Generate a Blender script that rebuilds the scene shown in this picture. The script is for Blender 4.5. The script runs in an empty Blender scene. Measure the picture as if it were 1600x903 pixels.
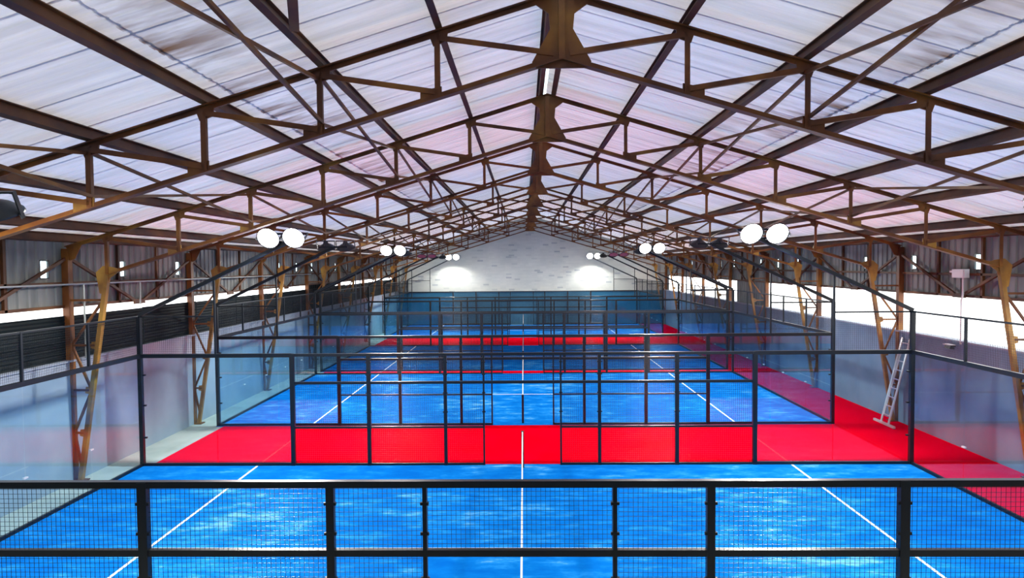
import bpy, math, random
from mathutils import Vector, Matrix
random.seed(7)
S = bpy.context.scene
C = bpy.context.collection

# ------------------------------------------------------------------ camera
cam = bpy.data.cameras.new('camera'); co = bpy.data.objects.new('camera', cam); C.objects.link(co)
cam.sensor_width = 36.0; cam.lens = 1014.86 / 1600 * 36.0; cam.clip_end = 500; cam.clip_start = 0.05
YAW, PITCH, ROLL = 0.0182, 0.0366, -0.0082
fwd = Vector((-math.sin(YAW) * math.cos(PITCH), math.cos(YAW) * math.cos(PITCH), -math.sin(PITCH)))
rgt = Vector((math.cos(YAW), math.sin(YAW), 0)); upv = rgt.cross(fwd)
r2 = rgt * math.cos(ROLL) + upv * math.sin(ROLL); u2 = upv * math.cos(ROLL) - rgt * math.sin(ROLL)
m = Matrix((r2, u2, -fwd)).transposed().to_4x4(); m.translation = (0.0622, 0, 5.2135)
co.matrix_world = m
S.camera = co
# ------------------------------------------------------------------ world, exposure
W = bpy.data.worlds.new('overcast'); S.world = W; W.use_nodes = True
W.node_tree.nodes['Background'].inputs[0].default_value = (0.97, 0.985, 1.0, 1)
W.node_tree.nodes['Background'].inputs[1].default_value = 4.0
S.view_settings.view_transform = 'Standard'; S.view_settings.look = 'None'
S.view_settings.exposure = 0.40; S.view_settings.gamma = 1.0; S.view_settings.use_curve_mapping = False
LAMP = 14.0; SPOT = 1350.0
S.cycles.transparent_max_bounces = 48; S.cycles.max_bounces = 10
S.cycles.sample_clamp_indirect = 6.0; S.cycles.use_denoising = True

# ------------------------------------------------------------------ helpers
class MB:
    def __init__(s): s.v = []; s.f = []
    def box(s, c, d):
        x, y, z = c; a, b, h = d[0] / 2, d[1] / 2, d[2] / 2; n = len(s.v)
        s.v += [(x + i * a, y + j * b, z + k * h) for k in (-1, 1) for j in (-1, 1) for i in (-1, 1)]
        s.f += [tuple(n + q for q in t) for t in ((0, 2, 3, 1), (4, 5, 7, 6), (0, 1, 5, 4), (2, 6, 7, 3), (0, 4, 6, 2), (1, 3, 7, 5))]
        return s
    def sweep(s, p0, p1, prof, up=(0, 0, 1)):
        p0 = Vector(p0); p1 = Vector(p1); d = (p1 - p0).normalized(); up = Vector(up)
        sd = d.cross(up)
        if sd.length < 1e-4: sd = d.cross(Vector((0, 1, 0)))
        sd.normalize(); uu = sd.cross(d); n = len(s.v); k = len(prof)
        for p in (p0, p1):
            s.v += [tuple(p + sd * a + uu * b) for a, b in prof]
        for i in range(k):
            j = (i + 1) % k; s.f.append((n + i, n + j, n + k + j, n + k + i))
        s.f.append(tuple(n + i for i in reversed(range(k)))); s.f.append(tuple(n + k + i for i in range(k)))
        return s
    def bar(s, p0, p1, w, h=None, up=(0, 0, 1)):
        h = w if h is None else h
        return s.sweep(p0, p1, [(-w / 2, -h / 2), (w / 2, -h / 2), (w / 2, h / 2), (-w / 2, h / 2)], up)
    def tube(s, p0, p1, r, n=10):
        return s.sweep(p0, p1, [(r * math.cos(2 * math.pi * i / n), r * math.sin(2 * math.pi * i / n)) for i in range(n)])
    def plate(s, poly, y, t):          # polygon in x,z thickened along y
        n = len(s.v); k = len(poly)
        for yy in (y - t / 2, y + t / 2): s.v += [(a, yy, b) for a, b in poly]
        for i in range(k):
            j = (i + 1) % k; s.f.append((n + i, n + j, n + k + j, n + k + i))
        s.f.append(tuple(n + i for i in reversed(range(k)))); s.f.append(tuple(n + k + i for i in range(k)))
        return s
    def slab(s, poly, z0, z1):         # polygon in x,y thickened along z
        n = len(s.v); k = len(poly)
        for zz in (z0, z1): s.v += [(a, b, zz) for a, b in poly]
        for i in range(k):
            j = (i + 1) % k; s.f.append((n + i, n + j, n + k + j, n + k + i))
        s.f.append(tuple(n + i for i in reversed(range(k)))); s.f.append(tuple(n + k + i for i in range(k)))
        return s
    def lathe(s, prof, n=20):          # closed-ish surface round z
        b = len(s.v)
        for r, z in prof: s.v += [(r * math.cos(2 * math.pi * i / n), r * math.sin(2 * math.pi * i / n), z) for i in range(n)]
        for q in range(len(prof) - 1):
            for i in range(n):
                j = (i + 1) % n; s.f.append((b + q * n + i, b + q * n + j, b + (q + 1) * n + j, b + (q + 1) * n + i))
        return s
    def mesh(s, name, mat):
        me = bpy.data.meshes.new(name); me.from_pydata(s.v, [], s.f); me.update()
        import bmesh
        bm = bmesh.new(); bm.from_mesh(me); bmesh.ops.recalc_face_normals(bm, faces=bm.faces); bm.to_mesh(me); bm.free()
        me.materials.append(mat); return me

def put(name, me, parent=None, loc=None, kind=None, label=None):
    if isinstance(me, MB): raise TypeError
    o = bpy.data.objects.new(name, me); C.objects.link(o)
    if parent is not None: o.parent = parent
    if loc is not None: o.location = loc
    if kind: o['kind'] = kind
    if label: o['label'] = label
    return o
def thing(name, label, cat, loc=(0, 0, 0), group=None, rz=0):
    o = bpy.data.objects.new(name, None); C.objects.link(o); o.location = loc; o.rotation_euler = (0, 0, rz)
    o.empty_display_size = 0.1
    o['label'] = label; o['category'] = cat
    if group: o['group'] = group
    return o
def structure(name, loc=(0, 0, 0)):
    o = bpy.data.objects.new(name, None); C.objects.link(o); o.location = loc; o['kind'] = 'structure'; return o
def copy_tree(o, parent=None):
    c = o.copy(); C.objects.link(c)
    if parent is not None: c.parent = parent
    for ch in list(o.children): copy_tree(ch, c)
    return c

# ------------------------------------------------------------------ materials
def mat(name): 
    m = bpy.data.materials.new(name); m.use_nodes = True; return m, m.node_tree.nodes, m.node_tree.links, m.node_tree.nodes['Principled BSDF']
def plain(name, col, rough=0.5, metal=0.0, spec=0.5):
    m, n, l, b = mat(name); b.inputs['Base Color'].default_value = (*col, 1); b.inputs['Roughness'].default_value = rough
    b.inputs['Metallic'].default_value = metal; b.inputs['Specular IOR Level'].default_value = spec; return m
def noisy(name, cols, scale=(1, 1, 1), detail=4, rough=0.6, spec=0.4, bump=0.0, coords='Object', nscale=1.0, metal=0.0, stops=None):
    m, n, l, b = mat(name)
    tc = n.new('ShaderNodeTexCoord'); mp = n.new('ShaderNodeMapping'); mp.inputs['Scale'].default_value = scale
    no = n.new('ShaderNodeTexNoise'); no.inputs['Scale'].default_value = nscale; no.inputs['Detail'].default_value = detail
    cr = n.new('ShaderNodeValToRGB')
    if coords == 'World':
        g = n.new('ShaderNodeNewGeometry'); l.new(g.outputs['Position'], mp.inputs['Vector'])
    else: l.new(tc.outputs[coords], mp.inputs['Vector'])
    l.new(mp.outputs[0], no.inputs['Vector']); l.new(no.outputs['Fac'], cr.inputs[0])
    el = cr.color_ramp.elements
    k = len(cols); st = stops or [0.3 + 0.4 * i / (k - 1) for i in range(k)]
    el[0].position = st[0]; el[0].color = (*cols[0], 1); el[1].position = st[-1]; el[1].color = (*cols[-1], 1)
    for i in range(1, k - 1):
        e = el.new(st[i]); e.color = (*cols[i], 1)
    l.new(cr.outputs[0], b.inputs['Base Color'])
    b.inputs['Roughness'].default_value = rough; b.inputs['Specular IOR Level'].default_value = spec; b.inputs['Metallic'].default_value = metal
    if bump:
        bp = n.new('ShaderNodeBump'); bp.inputs['Strength'].default_value = bump; bp.inputs['Distance'].default_value = 0.02
        l.new(no.outputs['Fac'], bp.inputs['Height']); l.new(bp.outputs[0], b.inputs['Normal'])
    return m

M = {}
M['steel'] = noisy('rusty_brown_steel', [(0.07, 0.019, 0.004), (0.15, 0.045, 0.006), (0.27, 0.11, 0.012)], nscale=1.3, detail=6, rough=0.55, coords='World', stops=[0.35, 0.52, 0.72])
M['ochre'] = noisy('ochre_and_floodlit_steel', [(0.11, 0.042, 0.014), (0.26, 0.12, 0.02), (0.42, 0.22, 0.035)], nscale=1.6, detail=5, rough=0.5, coords='World', stops=[0.3, 0.5, 0.7])  # ochre steel; on the outer gussets floodlight from below is painted into the colour
M['purlin'] = noisy('dark_brown_purlin_steel', [(0.04, 0.011, 0.004), (0.09, 0.028, 0.006), (0.17, 0.065, 0.01)], nscale=1.1, detail=6, rough=0.6, coords='World', stops=[0.35, 0.52, 0.75])
M['black'] = plain('black_powder_coated_steel', (0.004, 0.007, 0.012), 0.36, spec=0.35)
M['grey_metal'] = plain('galvanised_tube', (0.38, 0.40, 0.38), 0.4, 0.6)
M['alu'] = plain('brushed_aluminium', (0.72, 0.72, 0.72), 0.35, 0.5)
M['white'] = plain('white_line_fibre', (0.86, 0.88, 0.90), 0.8)
M['band'] = plain('white_net_tape', (0.85, 0.85, 0.84), 0.7)
M['red'] = noisy('red_carpet', [(0.82, 0.0, 0.008), (0.90, 0.0, 0.013)], nscale=0.7, detail=5, rough=0.95, spec=0.0, coords='World')
M['concrete'] = noisy('pale_concrete', [(0.42, 0.43, 0.38), (0.52, 0.52, 0.46), (0.60, 0.58, 0.51)], nscale=0.9, detail=7, rough=0.85, spec=0.3, coords='World')
M['yard'] = noisy('pale_yard_gravel', [(0.55, 0.55, 0.52), (0.68, 0.67, 0.63)], nscale=0.5, rough=0.95, coords='World')
M['mast_box'] = plain('grey_white_plastic', (0.62, 0.60, 0.60), 0.45)
M['dark_grey'] = plain('dark_grey_casing', (0.03, 0.035, 0.04), 0.4)

def turf_mat():
    m, n, l, b = mat('blue_sanded_turf')
    g = n.new('ShaderNodeNewGeometry')
    mp = n.new('ShaderNodeMapping'); mp.inputs['Scale'].default_value = (1.2, 2.8, 1); l.new(g.outputs['Position'], mp.inputs['Vector'])
    n1 = n.new('ShaderNodeTexNoise'); n1.inputs['Scale'].default_value = 1.0; n1.inputs['Detail'].default_value = 9; n1.inputs['Roughness'].default_value = 0.68
    l.new(mp.outputs[0], n1.inputs['Vector'])
    n2 = n.new('ShaderNodeTexNoise'); n2.inputs['Scale'].default_value = 0.28; n2.inputs['Detail'].default_value = 3
    l.new(g.outputs['Position'], n2.inputs['Vector'])
    ad = n.new('ShaderNodeMath'); ad.operation = 'MULTIPLY_ADD'; ad.inputs[1].default_value = 0.6; l.new(n2.outputs['Fac'], ad.inputs[0]); l.new(n1.outputs['Fac'], ad.inputs[2])
    cr = n.new('ShaderNodeValToRGB'); l.new(ad.outputs[0], cr.inputs[0])
    e = cr.color_ramp.elements; e[0].position = 0.62; e[0].color = (0.002, 0.105, 0.42, 1); e[1].position = 1.08; e[1].color = (0.11, 0.35, 0.62, 1)
    q = e.new(0.80); q.color = (0.003, 0.14, 0.48, 1); q = e.new(0.91); q.color = (0.014, 0.21, 0.58, 1)
    l.new(cr.outputs[0], b.inputs['Base Color']); b.inputs['Roughness'].default_value = 0.95; b.inputs['Specular IOR Level'].default_value = 0.0
    return m
M['turf'] = turf_mat()

def glass_mat():
    m = bpy.data.materials.new('tempered_glass'); m.use_nodes = True; n = m.node_tree.nodes; l = m.node_tree.links; n.clear()
    o = n.new('ShaderNodeOutputMaterial'); t = n.new('ShaderNodeBsdfTransparent'); t.inputs[0].default_value = (0.85, 0.945, 0.975, 1)
    gl = n.new('ShaderNodeBsdfGlossy'); gl.inputs['Roughness'].default_value = 0.02
    fr = n.new('ShaderNodeFresnel'); ge = n.new('ShaderNodeNewGeometry'); io = n.new('ShaderNodeMapRange')
    io.inputs[3].default_value = 1.45; io.inputs[4].default_value = 1 / 1.45; l.new(ge.outputs['Backfacing'], io.inputs[0]); l.new(io.outputs[0], fr.inputs['IOR'])
    mx = n.new('ShaderNodeMixShader'); l.new(fr.outputs[0], mx.inputs[0]); l.new(t.outputs[0], mx.inputs[1]); l.new(gl.outputs[0], mx.inputs[2])
    l.new(mx.outputs[0], o.inputs[0]); return m
M['glass'] = glass_mat()

def roof_mat():
    # weathered translucent fibre sheets: daylight soaks through, brown runs below the laps
    m = bpy.data.materials.new('translucent_roof_sheet'); m.use_nodes = True; n = m.node_tree.nodes; l = m.node_tree.links; n.clear()
    o = n.new('ShaderNodeOutputMaterial')
    g = n.new('ShaderNodeNewGeometry'); sp = n.new('ShaderNodeSeparateXYZ'); l.new(g.outputs['Position'], sp.inputs[0])
    def math_(op, a, b=None, c=None):
        k = n.new('ShaderNodeMath'); k.operation = op
        for i, q in enumerate((a, b, c)):
            if q is None: continue
            if isinstance(q, (int, float)): k.inputs[i].default_value = q
            else: l.new(q, k.inputs[i])
        return k.outputs[0]
    d = math_('ABSOLUTE', math_('SUBTRACT', sp.outputs['X'], 0.65))
    # broad tone patches
    n1 = n.new('ShaderNodeTexNoise'); n1.inputs['Scale'].default_value = 0.16; n1.inputs['Detail'].default_value = 2; l.new(g.outputs['Position'], n1.inputs['Vector'])
    r1 = n.new('ShaderNodeValToRGB'); l.new(n1.outputs['Fac'], r1.inputs[0])
    e = r1.color_ramp.elements; e[0].position = 0.36; e[0].color = (0.77, 0.77, 0.81, 1); e[1].position = 0.64; e[1].color = (0.86, 0.79, 0.75, 1)
    q = e.new(0.5); q.color = (0.83, 0.80, 0.80, 1)
    # streaks along the slope
    mp = n.new('ShaderNodeMapping'); mp.inputs['Scale'].default_value = (0.35, 4.0, 0.35); l.new(g.outputs['Position'], mp.inputs['Vector'])
    n2 = n.new('ShaderNodeTexNoise'); n2.inputs['Scale'].default_value = 1.0; n2.inputs['Detail'].default_value = 6; n2.inputs['Roughness'].default_value = 0.6; l.new(mp.outputs[0], n2.inputs['Vector'])
    st = n.new('ShaderNodeMapRange'); st.inputs[1].default_value = 0.35; st.inputs[2].default_value = 0.75; st.inputs[3].default_value = 1.0; st.inputs[4].default_value = 0.72; l.new(n2.outputs['Fac'], st.inputs[0])
    # lap stains: just up-slope of the lap at d = 5.2
    mr = n.new('ShaderNodeMapRange'); mr.inputs[1].default_value = 3.5; mr.inputs[2].default_value = 5.2; l.new(d, mr.inputs[0])
    cut = math_('LESS_THAN', d, 5.24)
    n3 = n.new('ShaderNodeTexNoise'); n3.inputs['Scale'].default_value = 0.55; n3.inputs['Detail'].default_value = 3; l.new(g.outputs['Position'], n3.inputs['Vector'])
    mp3 = n.new('ShaderNodeMapping'); mp3.inputs['Scale'].default_value = (0.8, 3.2, 0.8); l.new(g.outputs['Position'], mp3.inputs['Vector'])
    n4 = n.new('ShaderNodeTexNoise'); n4.inputs['Scale'].default_value = 1.0; n4.inputs['Detail'].default_value = 6; l.new(mp3.outputs[0], n4.inputs['Vector'])
    k1 = n.new('ShaderNodeMapRange'); k1.inputs[1].default_value = 0.38; k1.inputs[2].default_value = 0.56; l.new(n3.outputs['Fac'], k1.inputs[0])
    k2 = n.new('ShaderNodeMapRange'); k2.inputs[1].default_value = 0.40; k2.inputs[2].default_value = 0.66; l.new(n4.outputs['Fac'], k2.inputs[0])
    stain = math_('MULTIPLY', math_('MULTIPLY', math_('MULTIPLY', mr.outputs[0], cut), k2.outputs[0]), math_('MULTIPLY_ADD', k1.outputs[0], 0.75, 0.25))
    mc = n.new('ShaderNodeMix'); mc.data_type = 'RGBA'; mc.blend_type = 'MULTIPLY'; mc.inputs[0].default_value = 1
    cc = n.new('ShaderNodeCombineColor'); 
    for i in range(3): l.new(st.outputs[0], cc.inputs[i])
    l.new(r1.outputs[0], mc.inputs[6]); l.new(cc.outputs[0], mc.inputs[7])
    ms = n.new('ShaderNodeMix'); ms.data_type = 'RGBA'; l.new(stain, ms.inputs[0]); l.new(mc.outputs[2], ms.inputs[6]); ms.inputs[7].default_value = (0.20, 0.10, 0.05, 1)
    df = n.new('ShaderNodeBsdfDiffuse'); l.new(ms.outputs[2], df.inputs[0])
    tr = n.new('ShaderNodeBsdfTranslucent'); l.new(ms.outputs[2], tr.inputs[0])
    mx = n.new('ShaderNodeMixShader'); mx.inputs[0].default_value = TRANS; l.new(df.outputs[0], mx.inputs[1]); l.new(tr.outputs[0], mx.inputs[2])
    l.new(mx.outputs[0], o.inputs[0]); return m
TRANS = 0.105
M['roof'] = roof_mat()
M['clad'] = noisy('weathered_grey_cladding', [(0.10, 0.11, 0.105), (0.19, 0.195, 0.18), (0.27, 0.265, 0.24)], scale=(2.0, 2.0, 0.35), nscale=1.0, detail=6, rough=0.6, coords='World')
M['darksheet'] = noisy('black_ribbed_sheet', [(0.003, 0.006, 0.007), (0.006, 0.011, 0.013)], scale=(1, 1, 1), nscale=0.8, rough=0.7, spec=0.12, coords='World')
M['lowwall_left'] = noisy('pale_rendered_wall', [(0.24, 0.28, 0.33), (0.31, 0.35, 0.41), (0.38, 0.41, 0.45)], nscale=0.6, detail=6, rough=0.85, coords='World')
M['lowwall_right'] = noisy('grey_rendered_wall', [(0.105, 0.165, 0.24), (0.15, 0.215, 0.30), (0.20, 0.26, 0.33)], nscale=0.6, detail=6, rough=0.85, coords='World')

def block_wall():
    m, n, l, b = mat('whitewashed_block_wall')
    g = n.new('ShaderNodeNewGeometry'); sp = n.new('ShaderNodeSeparateXYZ'); l.new(g.outputs['Position'], sp.inputs[0])
    cb = n.new('ShaderNodeCombineXYZ'); l.new(sp.outputs['X'], cb.inputs[0]); l.new(sp.outputs['Z'], cb.inputs[1])
    br = n.new('ShaderNodeTexBrick'); br.inputs['Scale'].default_value = 1.0; br.inputs['Brick Width'].default_value = 0.5; br.inputs['Row Height'].default_value = 0.15
    br.inputs['Mortar Size'].default_value = 0.006; br.inputs['Color1'].default_value = (0, 0, 0, 1); br.inputs['Color2'].default_value = (1, 1, 1, 1); br.inputs['Mortar'].default_value = (0.3, 0.3, 0.3, 1); br.inputs['Bias'].default_value = 0
    l.new(cb.outputs[0], br.inputs['Vector'])
    cr = n.new('ShaderNodeValToRGB'); l.new(br.outputs['Color'], cr.inputs[0])
    e = cr.color_ramp.elements; e[0].position = 0; e[0].color = (0.60, 0.60, 0.545, 1); e[1].position = 1; e[1].color = (0.36, 0.38, 0.39, 1); q = e.new(0.92); q.color = (0.55, 0.555, 0.51, 1)
    no = n.new('ShaderNodeTexNoise'); no.inputs['Scale'].default_value = 0.5; no.inputs['Detail'].default_value = 5; l.new(g.outputs['Position'], no.inputs['Vector'])
    r2_ = n.new('ShaderNodeValToRGB'); l.new(no.outputs['Fac'], r2_.inputs[0]); e = r2_.color_ramp.elements; e[0].position = 0.3; e[0].color = (0.80, 0.83, 0.82, 1); e[1].position = 0.7; e[1].color = (1, 1, 0.97, 1)
    mm = n.new('ShaderNodeMix'); mm.data_type = 'RGBA'; mm.blend_type = 'MULTIPLY'; mm.inputs[0].default_value = 1; l.new(cr.outputs[0], mm.inputs[6]); l.new(r2_.outputs[0], mm.inputs[7])
    lt = n.new('ShaderNodeMath'); lt.operation = 'LESS_THAN'; lt.inputs[1].default_value = 2.93; l.new(sp.outputs['Z'], lt.inputs[0])
    bl = n.new('ShaderNodeMix'); bl.data_type = 'RGBA'; l.new(lt.outputs[0], bl.inputs[0]); l.new(mm.outputs[2], bl.inputs[6])
    r3 = n.new('ShaderNodeValToRGB'); l.new(no.outputs['Fac'], r3.inputs[0]); e = r3.color_ramp.elements; e[0].position = 0.3; e[0].color = (0.022, 0.10, 0.17, 1); e[1].position = 0.7; e[1].color = (0.04, 0.15, 0.23, 1)
    l.new(r3.outputs[0], bl.inputs[7]); l.new(bl.outputs[2], b.inputs['Base Color']); b.inputs['Roughness'].default_value = 0.85
    return m
M['block'] = block_wall()
def emit(name, col, s):
    m = bpy.data.materials.new(name); m.use_nodes = True; n = m.node_tree.nodes; l = m.node_tree.links; n.clear()
    o = n.new('ShaderNodeOutputMaterial'); e = n.new('ShaderNodeEmission'); e.inputs[0].default_value = (*col, 1); e.inputs[1].default_value = s; l.new(e.outputs[0], o.inputs[0]); return m
M['lamp_on'] = emit('lit_lamp_lens', (1.0, 0.985, 0.95), LAMP)
M['lamp_off'] = plain('unlit_lamp_lens', (0.25, 0.26, 0.27), 0.2)

# ------------------------------------------------------------------ hall dimensions
XC = 0.65
Y0, Y1 = -2.0, 57.0
FY = [6.75, 16.75, 21.01, 31.01, 31.88, 41.88, 46.65, 56.6]        # long court fences
DW = 11.62                                                        # wall face from hall axis
XL, XR = XC - DW, XC + DW
TY = [3.97 + 5.8 * i for i in range(10)]                          # roof frames
SL = 0.30
def ztop(d): return 9.20 - SL * abs(d)
def zbot(d): return 8.28 - SL * abs(d)
def zroof(d): return ztop(d) + 0.34
ND = [1.85 + 1.765 * k for k in range(6)]

# ------------------------------------------------------------------ setting: ground and floor
yb = MB().slab([(-90, -60), (90, -60), (90, 120), (-90, 120)], -0.4, -0.12)
o = put('ground', yb.mesh('ground', M['yard']), kind='structure')
fl = MB().slab([(XL - 0.3, Y0), (XR + 0.3, Y0), (XR + 0.3, Y1 + 0.3), (XL - 0.3, Y1 + 0.3)], -0.15, 0.0)
put('floor', fl.mesh('floor', M['concrete']), kind='structure')

# red carpet: one roll field per aisle and one along the right-hand walkway
XCR = XR - 0.005
TE = 0.07                                                         # turf reaches this far under the fences
def carpet(x0, x1, y0, y1, lab):
    o = put('red_carpet', MB().slab([(x0, y0), (x1, y0), (x1, y1), (x0, y1)], 0.0, 0.014).mesh('red_carpet', M['red']))
    o['label'] = lab; o['category'] = 'carpet'; o['group'] = 'red carpets'
carpet(-9.8, 10.06, FY[1] + TE, FY[2] - TE, 'wide red carpet aisle between the nearest and second blue courts')
carpet(-9.8, 10.06, FY[3] + TE, FY[4] - TE, 'narrow red carpet strip between the second and third blue courts')
carpet(-9.8, 10.06, FY[5] + TE, FY[6] - TE, 'distant red carpet aisle between the third and farthest courts')
carpet(10.06, XCR, Y0 + 0.05, Y1 - 0.01, 'long red carpet walkway along the right wall with the ladder on it')

COURT = ['nearest', 'second', 'third', 'farthest']
tm = {}
for i in range(4):
    a, b = FY[2 * i], FY[2 * i + 1]
    L = b - a
    t = put('court_turf', MB().slab([(-10.06, -TE), (10.06, -TE), (10.06, L + TE), (-10.06, L + TE)], 0.0, 0.014).mesh('court_turf', M['turf']), loc=(0, a, 0))
    t['label'] = ['sanded blue turf of the nearest court, behind the front mesh fence', 'blue turf of the second court, just past the wide red aisle',
                  'darker blue turf of the third court from the camera', 'blue turf of the farthest court, below the white end wall'][i]
    t['category'] = 'turf'; t['group'] = 'padel court surfaces'
    for x in (-6.95, 6.95):
        put('court_line', MB().box((x, L / 2, 0.0145), (0.055, L - 0.1, 0.003)).mesh('court_line', M['white']), t)
    put('court_line', MB().box((0, L / 2, 0.0145), (13.84, 0.055, 0.003)).mesh('court_line', M['white']), t)

# ------------------------------------------------------------------ side walls
WINY = [12.0, 14.95, 17.9, 20.8, 23.7, 29.5, 31.8, 34.1, 38.4, 40.9, 42.8, 47.9]
WZ0, WZ1 = 4.98, 5.42
ZE = zroof(DW + 0.18) - 0.004
def cladding_mesh(w, h, ribs, mt):     # sheet in y,z with trapezoid ribs standing out along x
    b = MB(); p = w / ribs; prof = []
    for k in range(ribs):
        y = k * p
        prof += [(y, 0), (y + p * 0.62, 0), (y + p * 0.7, 0.035), (y + p * 0.92, 0.035)]
    prof.append((w, 0)); n = len(prof)
    for z in (0, h): b.v += [(x, y, z) for y, x in prof]
    for k in range(n - 1): b.f.append((k, k + 1, n + k + 1, n + k))
    me = bpy.data.meshes.new('cladding_sheet'); me.from_pydata(b.v, [], b.f); me.update(); me.materials.append(mt); return me
cache = {}
def clad(w, h, mt):
    key = (round(w, 3), round(h, 3), mt.name)
    if key not in cache: cache[key] = cladding_mesh(w, h, max(1, round(w / 0.28)), mt)
    return cache[key]
nwin = [0]
wframe = None
for side, sx in (('left', -1), ('right', 1)):
    wl = structure('wall_' + side)
    X = lambda d: XC + sx * d
    low = MB().box((X(DW + 0.14), (Y0 + Y1) / 2, 1.475), (0.28, Y1 - Y0, 2.95)).mesh('lower_wall', M['lowwall_' + side])
    put('lower_wall', low, wl)
    put('wall_cap', MB().box((X(DW + 0.13), (Y0 + Y1) / 2, 2.975), (0.34, Y1 - Y0, 0.05)).mesh('wall_cap', M['lowwall_left']), wl)
    zc0 = 4.22 if side == 'right' else 4.27
    # upper sheets, broken where the little windows sit
    ys = Y0
    brk = []
    for wy in WINY:
        brk.append((ys, wy - 0.15)); ys = wy + 0.15
    brk.append((ys, Y1))
    for a, b in brk:
        n = max(1, round((b - a) / 1.02)); w = (b - a) / n
        for k in range(n):
            put('cladding_sheet', clad(w, ZE - zc0, M['clad']), wl, (X(DW + 0.16), a + k * w, zc0))
    for wy in WINY:
        put('cladding_sheet', clad(0.3, WZ0 - zc0, M['clad']), wl, (X(DW + 0.16), wy - 0.15, zc0))
        put('cladding_sheet', clad(0.3, ZE - WZ1, M['clad']), wl, (X(DW + 0.16), wy - 0.15, WZ1))
        nwin[0] += 1
        wi = structure('window_%d' % nwin[0], (X(DW + 0.16), wy, 0))
        fr = MB(); 
        for z in (WZ0 + 0.012, WZ1 - 0.012): fr.box((0, 0, z), (0.05, 0.3, 0.024))
        for y in (-0.138, 0.138): fr.box((0, y, (WZ0 + WZ1) / 2), (0.05, 0.024, WZ1 - WZ0))
        put('window_frame', fr.mesh('window_frame', M['dark_grey']), wi)
        put('pane', MB().box((0, 0, (WZ0 + WZ1) / 2), (0.008, 0.27, WZ1 - WZ0 - 0.04)).mesh('pane', M['glass']), wi)
    # closed stretch between the two long openings, and behind the last column
    for a, b in ((33.2, 37.9), (55.4, Y1)):
        n = max(1, round((b - a) / 1.0)); w = (b - a) / n
        for k in range(n): put('cladding_sheet', clad(w, zc0 - 3.0, M['clad'] if side == 'right' else M['darksheet']), wl, (X(DW + 0.16), a + k * w, 3.0))
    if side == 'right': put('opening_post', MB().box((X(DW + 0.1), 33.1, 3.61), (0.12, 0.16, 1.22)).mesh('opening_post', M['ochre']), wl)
    # horizontal rails carrying the sheets
    for z in (zc0 + 0.03, 4.86):
        put('girt', MB().box((X(DW + 0.11), (Y0 + Y1) / 2, z), (0.07, Y1 - Y0, 0.07)).mesh('girt', M['purlin']), wl)
    for k in range(10):
        for f in (0.36, 0.68):
            y = TY[0] - 5.8 + 5.8 * k + 5.8 * f
            put('wall_stud', MB().box((X(DW + 0.11), y, (zc0 + ZE) / 2), (0.07, 0.08, ZE - zc0)).mesh('wall_stud', M['purlin']), wl)
    if side == 'left':
        for k in range(19):              # black ribbed sheets hung below the light slit
            a = 0.33 + (k - 1) * 3.07; b = a + (2.95 if k == 5 else 3.03)
            if a > 55.4: continue
            if 32.0 < a < 35: pass
            mb = MB(); prof = []
            z = 3.0; i = 0
            while z < 4.12:
                prof.append((0.0 if i % 2 == 0 else 0.014, z)); z += 0.045; i += 1
            prof += [(0.05, prof[-1][1]), (0.05, 3.0)]
            top = random.uniform(-0.02, 0.02)
            nn = len(prof)
            for yy in (a, b): mb.v += [(X(DW + 0.10) - q + 0.02, yy, zz + (top if zz > 4.05 else 0)) for q, zz in prof]
            for q in range(nn):
                j = (q + 1) % nn; mb.f.append((q, j, nn + j, nn + q))
            mb.f.append(tuple(range(nn))); mb.f.append(tuple(nn + q for q in reversed(range(nn))))
            put('black_sheet', mb.mesh('black_sheet', M['darksheet']), wl)

# far gable wall
gw = MB().plate([(XL - 0.3, 0), (XR + 0.3, 0), (XR + 0.3, zroof(DW + 0.3) - 0.002), (XC, zroof(0) - 0.002), (XL - 0.3, zroof(DW + 0.3) - 0.002)], Y1 + 0.15, 0.3)
put('wall_back', gw.mesh('wall_back', M['block']), kind='structure')

rw = MB().plate([(XL - 0.3, 0), (XR + 0.3, 0), (XR + 0.3, zroof(DW + 0.3) - 0.002), (XC, zroof(0) - 0.002), (XL - 0.3, zroof(DW + 0.3) - 0.002)], Y0 - 0.15, 0.3)
put('wall_front', rw.mesh('wall_front', M['block']), kind='structure')

# ------------------------------------------------------------------ roof sheets
def roof_sheet(d0, d1, sx, w, lift):
    b = MB(); ribs = 5; p = w / ribs; prof = []
    for k in range(ribs):
        y = k * p; prof += [(y, 0), (y + p * 0.55, 0), (y + p * 0.66, 0.013), (y + p * 0.89, 0.013)]
    prof += [(w, 0.004), (w + 0.045, 0.006)]; n = len(prof)
    for d in (d0, d1): b.v += [(sx * d, y, zroof(d) + lift + h) for y, h in prof]
    for k in range(n - 1): b.f.append((k, k + 1, n + k + 1, n + k))
    me = bpy.data.meshes.new('roof_sheet'); me.from_pydata(b.v, [], b.f); me.update(); me.materials.append(M['roof']); return me
NW = 55; w = (Y1 + 0.3 - Y0) / NW
for side, sx in (('left', -1), ('right', 1)):
    cl = structure('ceiling' if sx < 0 else 'ceiling_right', (XC, 0, 0))
    d0 = 0.13 if sx < 0 else 0.01
    rows = [(d0, 5.22, 0.010), (5.18, 9.06, 0.005), (9.02, 12.1, 0.0)]
    ms = [roof_sheet(a, b, sx, w, lf) for a, b, lf in rows]
    for k in range(NW):
        for me in ms: put('roof_sheet', me, cl, (0, Y0 + k * w, 0))
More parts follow.
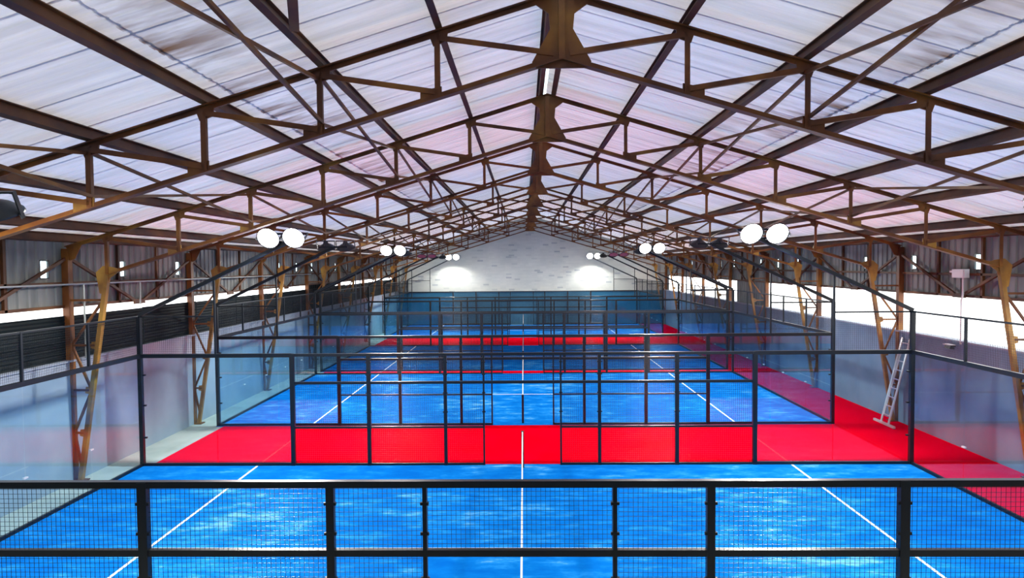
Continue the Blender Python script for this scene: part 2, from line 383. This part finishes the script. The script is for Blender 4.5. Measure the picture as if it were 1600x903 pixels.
# glazed ridge strip
rs = structure('window_30', (XC, 0, 0))
for k in range(10):
    put('pane', MB().sweep((-0.12, Y0 + k * 5.93 + 0.02, zroof(0) + 0.10), (-0.12, Y0 + (k + 1) * 5.93 - 0.02, zroof(0) + 0.10), [(-0.26, -0.06), (0, 0.03), (0.26, -0.06), (0.26, -0.05), (0, 0.04), (-0.26, -0.05)]).mesh('pane', M['glass']), rs)

# ------------------------------------------------------------------ roof frames (trusses with their lattice columns)
TP = [(-0.075, 0.0), (0.075, 0.0), (0.075, 0.018), (0.012, 0.018), (0.012, 0.085), (-0.012, 0.085), (-0.012, 0.018), (-0.075, 0.018)]   # upstanding tee
TI = [(a, -b) for a, b in reversed(TP)]
LP = [(-0.04, -0.035), (0.04, -0.035), (0.04, -0.02), (-0.025, -0.02), (-0.025, 0.035), (-0.04, 0.035)]
def pt(d, z, sx): return (sx * d, 0, z)
frame_parts = []      # (name, mesh, subparts)
def fp(name, mb, mt, sub=None, lab=None): frame_parts.append((name, mb.mesh(name, M[mt]), sub or [], lab))
for sx in (-1, 1):
    fp('top_chord', MB().sweep(pt(0, ztop(0) + 0.06, sx), pt(DW + 0.05, ztop(DW + 0.05) + 0.06, sx), TI), 'steel')
    fp('bottom_chord', MB().sweep(pt(0, zbot(0) - 0.03, sx), pt(ND[5], zbot(ND[5]) - 0.03, sx), TP), 'steel')
    for k, d in enumerate(ND):
        fp('vertical_web', MB().sweep(pt(d, zbot(d), sx), pt(d, ztop(d), sx), LP, (0, 1, 0)), 'steel')
        dp = 0.12 if k == 0 else ND[k - 1]
        fp('diagonal_web', MB().sweep(pt(dp, zbot(dp) + (0.10 if k == 0 else 0.07), sx), pt(d, ztop(d) - 0.05, sx), LP, (0, 1, 0)), 'steel')
        zt, zb = ztop(d), zbot(d)
        g = [(d - 0.17, zt + 0.17 * SL + 0.03), (d + 0.12, zt - 0.12 * SL + 0.03), (d + 0.06, zt - 0.17), (d - 0.14, zt - 0.10)]
        fp('gusset', MB().plate([(sx * a, b) for a, b in g], 0.0, 0.03), 'steel')
        if k < 5:
            g = [(d - 0.06, zb + 0.02), (d - 0.06, zb + 0.16), (d + 0.26, zb + 0.09), (d + 0.26, zb - 0.26 * SL), (d - 0.1, zb + 0.1 * SL - 0.03)]
            fp('gusset', MB().plate([(sx * a, b) for a, b in g], 0.0, 0.03), 'steel' if k < 3 else 'ochre')  # gussets towards the eaves carry the painted-in floodlight tone
    # knee gusset and column
    d = ND[5]; zb = zbot(d)
    g = [(d - 0.34, zb + 0.34 * SL + 0.0), (d - 0.14, zb + 0.17), (d + 0.10, zb + 0.20), (d + 0.28, zb + 0.04), (d + 0.20, zb - 0.46), (d + 0.10, zb - 0.50), (d - 0.06, zb - 0.10)]
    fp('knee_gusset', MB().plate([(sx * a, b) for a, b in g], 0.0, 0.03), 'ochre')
    top = (d, zb); bot = (DW - 0.13, 0.0)
    def leg(z):
        f = (top[1] - z) / top[1]; return d + (bot[0] - d) * f
    col = MB().bar(pt(leg(zb), zb, sx), pt(leg(0.03), 0.03, sx), 0.10, 0.11, (0, 1, 0))
    sub = []
    DO = DW + 0.045
    for za, zb_ in ((0.02, ztop(DO)),):
        ob = MB().box((sx * DO, 0, (za + zb_) / 2), (0.16, 0.16, zb_ - za))
        sub.append(('outer_leg', ob.mesh('outer_leg', M['steel'])))
    lv = [4.45, 3.35, 2.25, 1.2]
    for i, z in enumerate(lv):
        sub.append(('lattice_bar', MB().bar(pt(leg(z), z, sx), pt(DO - 0.06, z, sx), 0.05, 0.05).mesh('lattice_bar', M['steel'])))
        z2 = lv[i + 1] if i + 1 < len(lv) else 0.35
        if i % 2 == 0: sub.append(('lattice_bar', MB().bar(pt(leg(z) + 0.02, z, sx), pt(DO - 0.06, z2, sx), 0.05, 0.05).mesh('lattice_bar', M['steel'])))
        else: sub.append(('lattice_bar', MB().bar(pt(DO - 0.06, z, sx), pt(leg(z2) + 0.02, z2, sx), 0.05, 0.05).mesh('lattice_bar', M['steel'])))
        if i:
            gg = [(leg(z) - 0.03, z + 0.10), (leg(z) + 0.16, z + 0.08), (leg(z) + 0.18, z - 0.07), (leg(z), z - 0.12)]
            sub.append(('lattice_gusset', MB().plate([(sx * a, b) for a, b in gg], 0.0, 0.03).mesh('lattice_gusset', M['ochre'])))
    sub.append(('base_plate', MB().box((sx * (bot[0] - 0.02), 0, 0.02), (0.24, 0.26, 0.03)).mesh('base_plate', M['steel'])))
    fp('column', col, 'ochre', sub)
    fp('eave_gusset', MB().plate([(sx * a, b) for a, b in [(DW - 0.36, ztop(DW - 0.36) + 0.02), (DW - 0.04, ztop(DW) + 0.02), (DW - 0.04, ztop(DW) - 0.30), (DW - 0.16, ztop(DW) - 0.26)]], 0.0, 0.03), 'steel')
fp('ridge_gusset', MB().plate([(-0.46, 9.12), (0, 9.26), (0.46, 9.12), (0.19, 8.93), (0.17, 8.70), (0.44, 8.22), (0.38, 8.13), (-0.38, 8.13), (-0.44, 8.22), (-0.17, 8.70), (-0.19, 8.93)], 0.0, 0.035), 'steel')
fp('king_post', MB().box((0, -0.05, 8.72), (0.10, 0.06, 0.95)), 'steel')
ORD = ['first', 'second', 'third', 'fourth', 'fifth', 'sixth', 'seventh', 'eighth', 'ninth', 'tenth']
for i, y in enumerate(TY):
    if i == 0: lab = 'brown steel roof truss overhead, above the top edge of the frame'
    elif i == 1: lab = 'largest brown roof truss in view, apex plate at the top edge'
    elif i == 9: lab = 'dark roof truss standing right against the white end wall'
    else: lab = '%s brown steel roof truss counting away from the largest one' % ORD[i - 1]
    t = thing('roof_truss', lab, 'truss', (XC, y, 0), 'roof trusses')
    for name, me, sub, pl in frame_parts:
        o = put(name, me, t)
        for sn, sm in sub: put(sn, sm, o)

# purlins: I-sections running the length of the hall
IP = [(-0.05, -0.10), (0.05, -0.10), (0.05, -0.085), (0.008, -0.085), (0.008, 0.085), (0.05, 0.085), (0.05, 0.10), (-0.05, 0.10), (-0.05, 0.085), (-0.008, 0.085), (-0.008, -0.085), (-0.05, -0.085)]
WORDS = ['first', 'second', 'third', 'fourth', 'fifth', 'sixth']
for sx, sn in ((-1, 'left'), (1, 'right')):
    for k, d in enumerate([0.17] + ND + [11.45]):
        z = ztop(d) + 0.185; x = XC + sx * d
        p = put('purlin', MB().sweep((x, Y0, z), (x, Y1 - 0.02, z), IP, (sx * SL, 0, 1)).mesh('purlin', M['purlin']))
        p['label'] = ('dark ridge purlin on the %s side of the ridge slit' % sn if k == 0 else 'deep eave purlin along the top of the %s wall' % sn if k == 7 else '%s brown purlin down the %s roof slope from the ridge' % (WORDS[k - 1], sn))
        p['category'] = 'purlin'; p['group'] = 'roof purlins'

# longitudinal cross braces between frames, and V braces under the eaves
BAYN = lambda i: 'the bay %s' % ('nearest the camera' if i == 0 else 'just behind the %s roof truss' % ('largest' if i == 1 else ORD[i - 1]))
for i in range(9):
    ya, yb_ = TY[i], TY[i + 1]
    for sx, sn in ((-1, 'left'), (1, 'right')):
        for k, kn in ((1, 'upper'), (3, 'lower')):
            d = ND[k]; x = XC + sx * d
            t = thing('cross_brace', '%s crossed brace of the %s slope, in %s' % (kn, sn, BAYN(i)), 'brace', (x, ya, 0), 'crossed roof braces')
            L = 5.8
            for za, zb_ in ((ztop(d) - 0.1, zbot(d) + 0.17), (zbot(d) + 0.17, ztop(d) - 0.1)):
                dx = 0.03 if za > zb_ else -0.03
                put('brace_bar', MB().bar((dx, 0.02, za), (dx, L - 0.02, zb_), 0.045, 0.05).mesh('brace_bar', M['steel']), t)
        t = thing('wall_brace', 'V-shaped dark brace under the %s eave, in %s' % (sn, BAYN(i)), 'brace', (XC + sx * (DW + 0.03), ya, 0), 'eave wall braces')
        for (a, za), (b, zb_) in (((0.1, 5.45), (2.75, 4.28)), ((5.7, 5.45), (3.05, 4.28))):
            put('brace_bar', MB().bar((0, a, za), (0, b, zb_), 0.06, 0.07).mesh('brace_bar', M['purlin']), t)
        put('brace_foot', MB().box((0, 2.9, 4.26), (0.05, 0.5, 0.12)).mesh('brace_foot', M['purlin']), t)

fb = put('flat_brace', MB().bar((XC - 2.14, 4.2, ztop(2.14) + 0.04), (XC - 3.47, 8.3, ztop(3.47) + 0.05), 0.12, 0.03).mesh('flat_brace', M['steel']))
fb['label'] = 'short flat brown bar at the top edge meeting a purlin, left of centre'; fb['category'] = 'brace'

# ------------------------------------------------------------------ court fences
HG = 2.93; HT = 3.95
def wire_panel(x0, x1, z0, z1, p=0.05, w=0.0034):
    b = MB(); nx = max(1, round((x1 - x0) / p)); nz = max(1, round((z1 - z0) / p)); h = w / 2
    def wire(a, c, ax):
        n = len(b.v)
        if ax == 'z': pts = [(a[0] + i * h, j * h, a[1]) for i, j in ((-1, -1), (1, -1), (1, 1), (-1, 1))] + [(c[0] + i * h, j * h, c[1]) for i, j in ((-1, -1), (1, -1), (1, 1), (-1, 1))]
        else: pts = [(a[0], j * h + w, a[1] + i * h) for i, j in ((-1, -1), (1, -1), (1, 1), (-1, 1))] + [(c[0], j * h + w, c[1] + i * h) for i, j in ((-1, -1), (1, -1), (1, 1), (-1, 1))]
        b.v.extend(pts); b.f.extend([(n + i, n + (i + 1) % 4, n + 4 + (i + 1) % 4, n + 4 + i) for i in range(4)])
    for i in range(nx + 1):
        x = x0 + (x1 - x0) * i / nx; wire((x, z0), (x, z1), 'z')
    for i in range(nz + 1):
        z = z0 + (z1 - z0) * i / nz; wire((x0, z), (x1, z), 'x')
    me = bpy.data.meshes.new('wire_mesh'); me.from_pydata(b.v, [], b.f); me.update(); me.materials.append(M['black']); return me
def ARMZ(x): return 4.0 + (10.0 - abs(x)) * 0.465
side_parts = []
def sp_(name, mb, mt='black', kind=None):
    side_parts.append((name, mb.mesh(name, M[mt]) if isinstance(mb, MB) else mb, kind))
for x, wd in ((1, 0.045), (2, 0.085), (4, 0.10), (6, 0.11)):
    for s in (-1, 1): sp_('post', MB().box((s * x, 0, HG / 2), (wd, max(0.06, wd * 0.8), HG)))
for s in (-1, 1):
    sp_('corner_post', MB().box((s * 10, 0, HT / 2), (0.10, 0.10, HT)))
    sp_('arm_strut', MB().box((s * 8, 0, (HG + ARMZ(8)) / 2), (0.045, 0.045, ARMZ(8) - HG)))
    sp_('light_arm', MB().bar((s * 10, 0, 3.97), (s * 6.1, 0, ARMZ(6.1)), 0.09, 0.09, (0, 1, 0)))
    sp_('lamp_crossbar', MB().box((s * 6.12, 0, ARMZ(6.1) + 0.02), (0.95, 0.05, 0.05)))
    sp_('upper_rail', MB().box((s * 9, 0, HT - 0.02), (1.95, 0.04, 0.04)))
    sp_('glass_rail', MB().box((s * 8, 0, HG - 0.03), (4.0, 0.07, 0.10)))
    sp_('base_rail', MB().box((s * 8, 0, 0.035), (4.0, 0.06, 0.07)))
    for a, b in ((6.07, 7.99), (8.01, 9.94)):
        sp_('glass_pane', MB().box((s * (a + b) / 2, 0, (0.08 + HG - 0.08) / 2), (b - a, 0.012, HG - 0.16)), 'glass')
    for z in (0.75, 1.6, 2.4):
        sp_('glass_clamp', MB().box((s * 9.9, 0, z), (0.07, 0.05, 0.04)), 'black')
    sp_('base_rail', MB().box((s * 3.5, 0, 0.03), (5.0, 0.05, 0.05)))
    sp_('middle_rail', MB().box((s * 3.5, 0, 1.0), (5.0, 0.045, 0.045)))
    for a, b in ((1, 2), (2, 4), (4, 6)):
        x0, x1 = (a, b) if s > 0 else (-b, -a)
        sp_('wire_mesh', wire_panel(x0 + 0.04, x1 - 0.04, 0.06, HG - 0.03), kind='stuff')
    x0, x1 = (8, 10) if s > 0 else (-10, -8)
    sp_('wire_mesh', wire_panel(x0 + 0.03, x1 - 0.05, HG + 0.03, HT - 0.04), kind='stuff')
    for x, wd in ((1, 0.045), (2, 0.085), (4, 0.10)):
        for z in (1.4, 1.9, 2.38, 2.7):
            sp_('mesh_clip', MB().box((s * x, -0.02, z), (wd + 0.045, 0.03, 0.03)))
sp_('top_rail', MB().box((0, 0, HG - 0.025), (12.0, 0.07, 0.07)))
sp_('door_transom', MB().box((0, 0, 2.17), (12.0, 0.06, 0.07)))
sp_('wire_mesh', wire_panel(-0.97, 0.97, 2.21, HG - 0.06), kind='stuff')
SIDE_LAB = ['black mesh fence nearest the camera, cut by the bottom frame edge',
            'black mesh and glass fence between the nearest court and the wide red aisle',
            'black mesh and glass fence between the wide red aisle and the second court',
            'black fence on the far edge of the second court, before the narrow red strip',
            'black fence just behind the narrow red strip, near edge of the third court',
            'black fence on the far edge of the third court, before the distant red aisle',
            'black fence just behind the distant red aisle, near edge of the farthest court',
            'black fence along the white end wall, far edge of the farthest court']
for i, y in enumerate(FY):
    t = thing('court_fence', SIDE_LAB[i], 'fence', (-0.12 if i == 7 else 0, y, 0.0145), 'long court fences')
    for name, me, kind in side_parts: put(name, me, t, kind=kind)
# end walls: five panes and a mesh strip on top
END_Y = 10.0
for i in range(4):
    a, b = FY[2 * i], FY[2 * i + 1]; L = b - a
    for s, sn in ((-1, 'left'), (1, 'right')):
        t = thing('court_end_fence', 'glass end wall with mesh strip closing the %s end of the %s court' % (sn, COURT[i]), 'fence', (s * 10.0, a, 0.0145), 'court end walls')
        put('glass_rail', MB().box((0, L / 2, HG - 0.03), (0.08, L - 0.12, 0.10)).mesh('glass_rail', M['black']), t)
        put('upper_rail', MB().box((0, L / 2, HT - 0.02), (0.04, L - 0.12, 0.04)).mesh('upper_rail', M['black']), t)
        put('base_rail', MB().box((0, L / 2, 0.035), (0.06, L - 0.12, 0.07)).mesh('base_rail', M['black']), t)
        for k in range(5):
            y0 = L * k / 5 + (0.07 if k == 0 else 0.01); y1 = L * (k + 1) / 5 - (0.07 if k == 4 else 0.01)
            put('glass_pane', MB().box((0, (y0 + y1) / 2, HG / 2), (0.012, y1 - y0, HG - 0.16)).mesh('glass_pane', M['glass']), t)
            if k:
                put('post', MB().box((0, L * k / 5, (HG + HT) / 2), (0.05, 0.05, HT - HG)).mesh('post', M['black']), t)
                put('glass_clamp', MB().box((0, L * k / 5, 1.0), (0.05, 0.10, 0.03)).mesh('glass_clamp', M['alu']), t)
        me = wire_panel(0.08, L - 0.08, HG + 0.03, HT - 0.04)
        o = put('wire_mesh', me, t, kind='stuff'); o.rotation_euler = (0, 0, math.pi / 2)

# ------------------------------------------------------------------ floodlights on the arm tips
hous = MB().lathe([(0.0, 0.17), (0.07, 0.17), (0.09, 0.10), (0.17, 0.06), (0.28, -0.03), (0.29, -0.06), (0.276, -0.06), (0.266, -0.03), (0.0, -0.03)], 24).mesh('housing', M['dark_grey'])
lens_b = MB().lathe([(0.0, -0.045), (0.265, -0.045), (0.265, -0.034), (0.0, -0.034)], 24)
lens_on = lens_b.mesh('lens', M['lamp_on']); lens_off = lens_b.mesh('lens', M['lamp_off'])
yoke = MB().box((-0.302, 0, 0.05), (0.018, 0.05, 0.30)).box((0.302, 0, 0.05), (0.018, 0.05, 0.30)).box((0, 0, 0.20), (0.62, 0.05, 0.02)).mesh('bracket', M['dark_grey'])
for p in hous.polygons: p.use_smooth = True
for i, y in enumerate(FY):
    dirn = 1 if i % 2 == 0 else -1
    on = i in (0, 1, 2, 3, 6, 7)
    for s, sn in ((-1, 'left'), (1, 'right')):
        for x, pn in ((5.8, 'inner'), (6.45, 'outer')):
            lab = '%s %s floodlight of the %s arm above the %s fence of the %s court' % (pn, 'lit' if on else 'unlit', sn, 'near' if i % 2 == 0 else 'far', COURT[i // 2])
            low = dirn > 0 or i == 5; tilt = math.radians(25 if low else 60)
            off = 0.36 if low else 0.225
            t = thing('floodlight', lab, 'floodlight', (s * x, y + dirn * off, ARMZ(6.1) + (0.06 if low else 0.16)), 'court floodlights')
            t.rotation_euler = (tilt * dirn, 0, 0)
            if low:
                v = Matrix.Rotation(-tilt * dirn, 3, 'X') @ Vector((0, -dirn * (off - 0.075), -0.01))
                put('mount', MB().bar(v, (0, 0, 0.2), 0.04, 0.03).mesh('mount', M['dark_grey']), t)
            put('housing', hous, t); put('lens', lens_on if on else lens_off, t); put('bracket', yoke, t)
            if on:
                ld = bpy.data.lights.new('beam', 'SPOT'); ld.energy = SPOT * (0.55 if i == 7 else 1); ld.spot_size = math.radians(150); ld.spot_blend = 0.6; ld.shadow_soft_size = 0.2; ld.color = (1.0, 0.985, 0.95)
                lo = bpy.data.objects.new('beam', ld); C.objects.link(lo); lo.parent = t; lo.location = (0, 0, -0.07)
                lo.rotation_euler = ((math.radians(30 if i != 7 else 24) - tilt) * dirn, 0, 0)

# ------------------------------------------------------------------ nets
for i in range(4):
    a, b = FY[2 * i] + 0.22, FY[2 * i + 1] - 0.22; L = b - a
    t = thing('padel_net', 'net with white tape across the middle of the %s court, seen end on' % COURT[i], 'net', (0, a, 0.019), 'court nets')
    for y in (0, L): put('net_post', MB().box((0, y, 0.47), (0.07, 0.07, 0.94)).mesh('net_post', M['black']), t)
    tb = MB()
    for k in range(12):
        z0 = 0.90 - 0.04 * math.sin(math.pi * k / 12); z1 = 0.90 - 0.04 * math.sin(math.pi * (k + 1) / 12)
        tb.bar((0, L * k / 12, z0), (0, L * (k + 1) / 12, z1), 0.026, 0.06)
    put('net_tape', tb.mesh('net_tape', M['band']), t)
    me = wire_panel(0.04, L - 0.04, 0.02, 0.86, 0.045, 0.003)
    o = put('netting', me, t, kind='stuff'); o.rotation_euler = (0, 0, math.pi / 2)
    put('center_strap', MB().box((0, L / 2, 0.44), (0.02, 0.05, 0.86)).mesh('center_strap', M['band']), t)

# ------------------------------------------------------------------ small things along the walls
# aluminium ladder leaning on the right wall in the first aisle
lad = thing('ladder', 'silver aluminium ladder leaning against the right grey wall on red carpet', 'ladder', (11.56, 20.80, 0.0165))
TOPX, TOPZ = XR - 11.56 - 0.06, 2.78
for y, w_ in ((-0.21, 0.03), (0.21, 0.03)):
    put('stile', MB().bar((0, y, 0.05), (TOPX, y, TOPZ), 0.028, 0.075, (0, 1, 0)).mesh('stile', M['alu']), lad)
for y in (-0.165, 0.165):
    put('inner_stile', MB().bar((0.07, y, 0.32), (TOPX * 0.93, y, TOPZ * 0.86), 0.025, 0.06, (0, 1, 0)).mesh('inner_stile', M['alu']), lad)
for k in range(9):
    f = (0.10 + k * 0.105)
    put('rung', MB().bar((TOPX * f, -0.2, 0.05 + (TOPZ - 0.05) * f), (TOPX * f, 0.2, 0.05 + (TOPZ - 0.05) * f), 0.035, 0.03).mesh('rung', M['alu']), lad)
put('stabiliser_bar', MB().bar((0, -0.55, 0.045), (0, 0.62, 0.045), 0.06, 0.07).mesh('stabiliser_bar', M['alu']), lad)
for y in (-0.53, 0.60): put('foot', MB().box((0, y, 0.008), (0.08, 0.06, 0.016)).mesh('foot', M['dark_grey']), lad)
# switch box with conduit
bx = thing('switch_box', 'pale grey switch box with conduit dropping across the bright right opening', 'switch box', (XR, 18.25, 0))
put('enclosure', MB().box((-0.02, 0.10, 4.88), (0.14, 0.52, 0.24)).mesh('enclosure', M['mast_box']), bx)
put('cover_plate', MB().box((-0.10, 0.10, 4.88), (0.02, 0.46, 0.19)).mesh('cover_plate', M['mast_box']), bx)
put('cable_gland', MB().box((-0.02, 0.44, 4.93), (0.05, 0.18, 0.05)).mesh('cable_gland', M['mast_box']), bx)
cd = MB().tube((-0.04, -0.04, 4.76), (-0.04, -0.04, 4.30), 0.025).tube((-0.04, -0.04, 4.30), (-0.03, 0.03, 4.12), 0.025).tube((-0.03, 0.03, 4.12), (-0.03, 0.03, 2.9), 0.025)
put('conduit', cd.mesh('conduit', M['mast_box']), bx)
# small wall lamp / camera under the opening
sc_ = thing('wall_lamp', 'small dark wall lamp with white shade just below the right opening', 'lamp', (XR, 18.55, 2.82))
put('arm', MB().box((-0.06, 0, 0), (0.12, 0.04, 0.04)).mesh('arm', M['dark_grey']), sc_)
put('head', MB().sweep((-0.16, -0.11, -0.02), (-0.16, 0.13, 0.0), [(-0.07, -0.05), (0.07, -0.05), (0.04, 0.05), (-0.05, 0.05)]).mesh('head', M['dark_grey']), sc_)
put('shade', MB().box((-0.16, 0.02, 0.045), (0.17, 0.30, 0.02)).mesh('shade', M['mast_box']), sc_)
# grey service pipes on the left wall
pp = thing('service_pipe', 'thin grey pipe running along the left cladding with drops to the wall', 'pipe', (XL + 0.02, 0, 0))
put('pipe_run', MB().tube((0.14, 4, 4.84), (0.14, 33, 4.84), 0.022).mesh('pipe_run', M['grey_metal']), pp)
for y, z in ((15.85, 3.0), (18.2, 4.2)):
    put('pipe_drop', MB().tube((0.14, y, 4.84), (0.14, y, z), 0.022).mesh('pipe_drop', M['grey_metal']), pp)
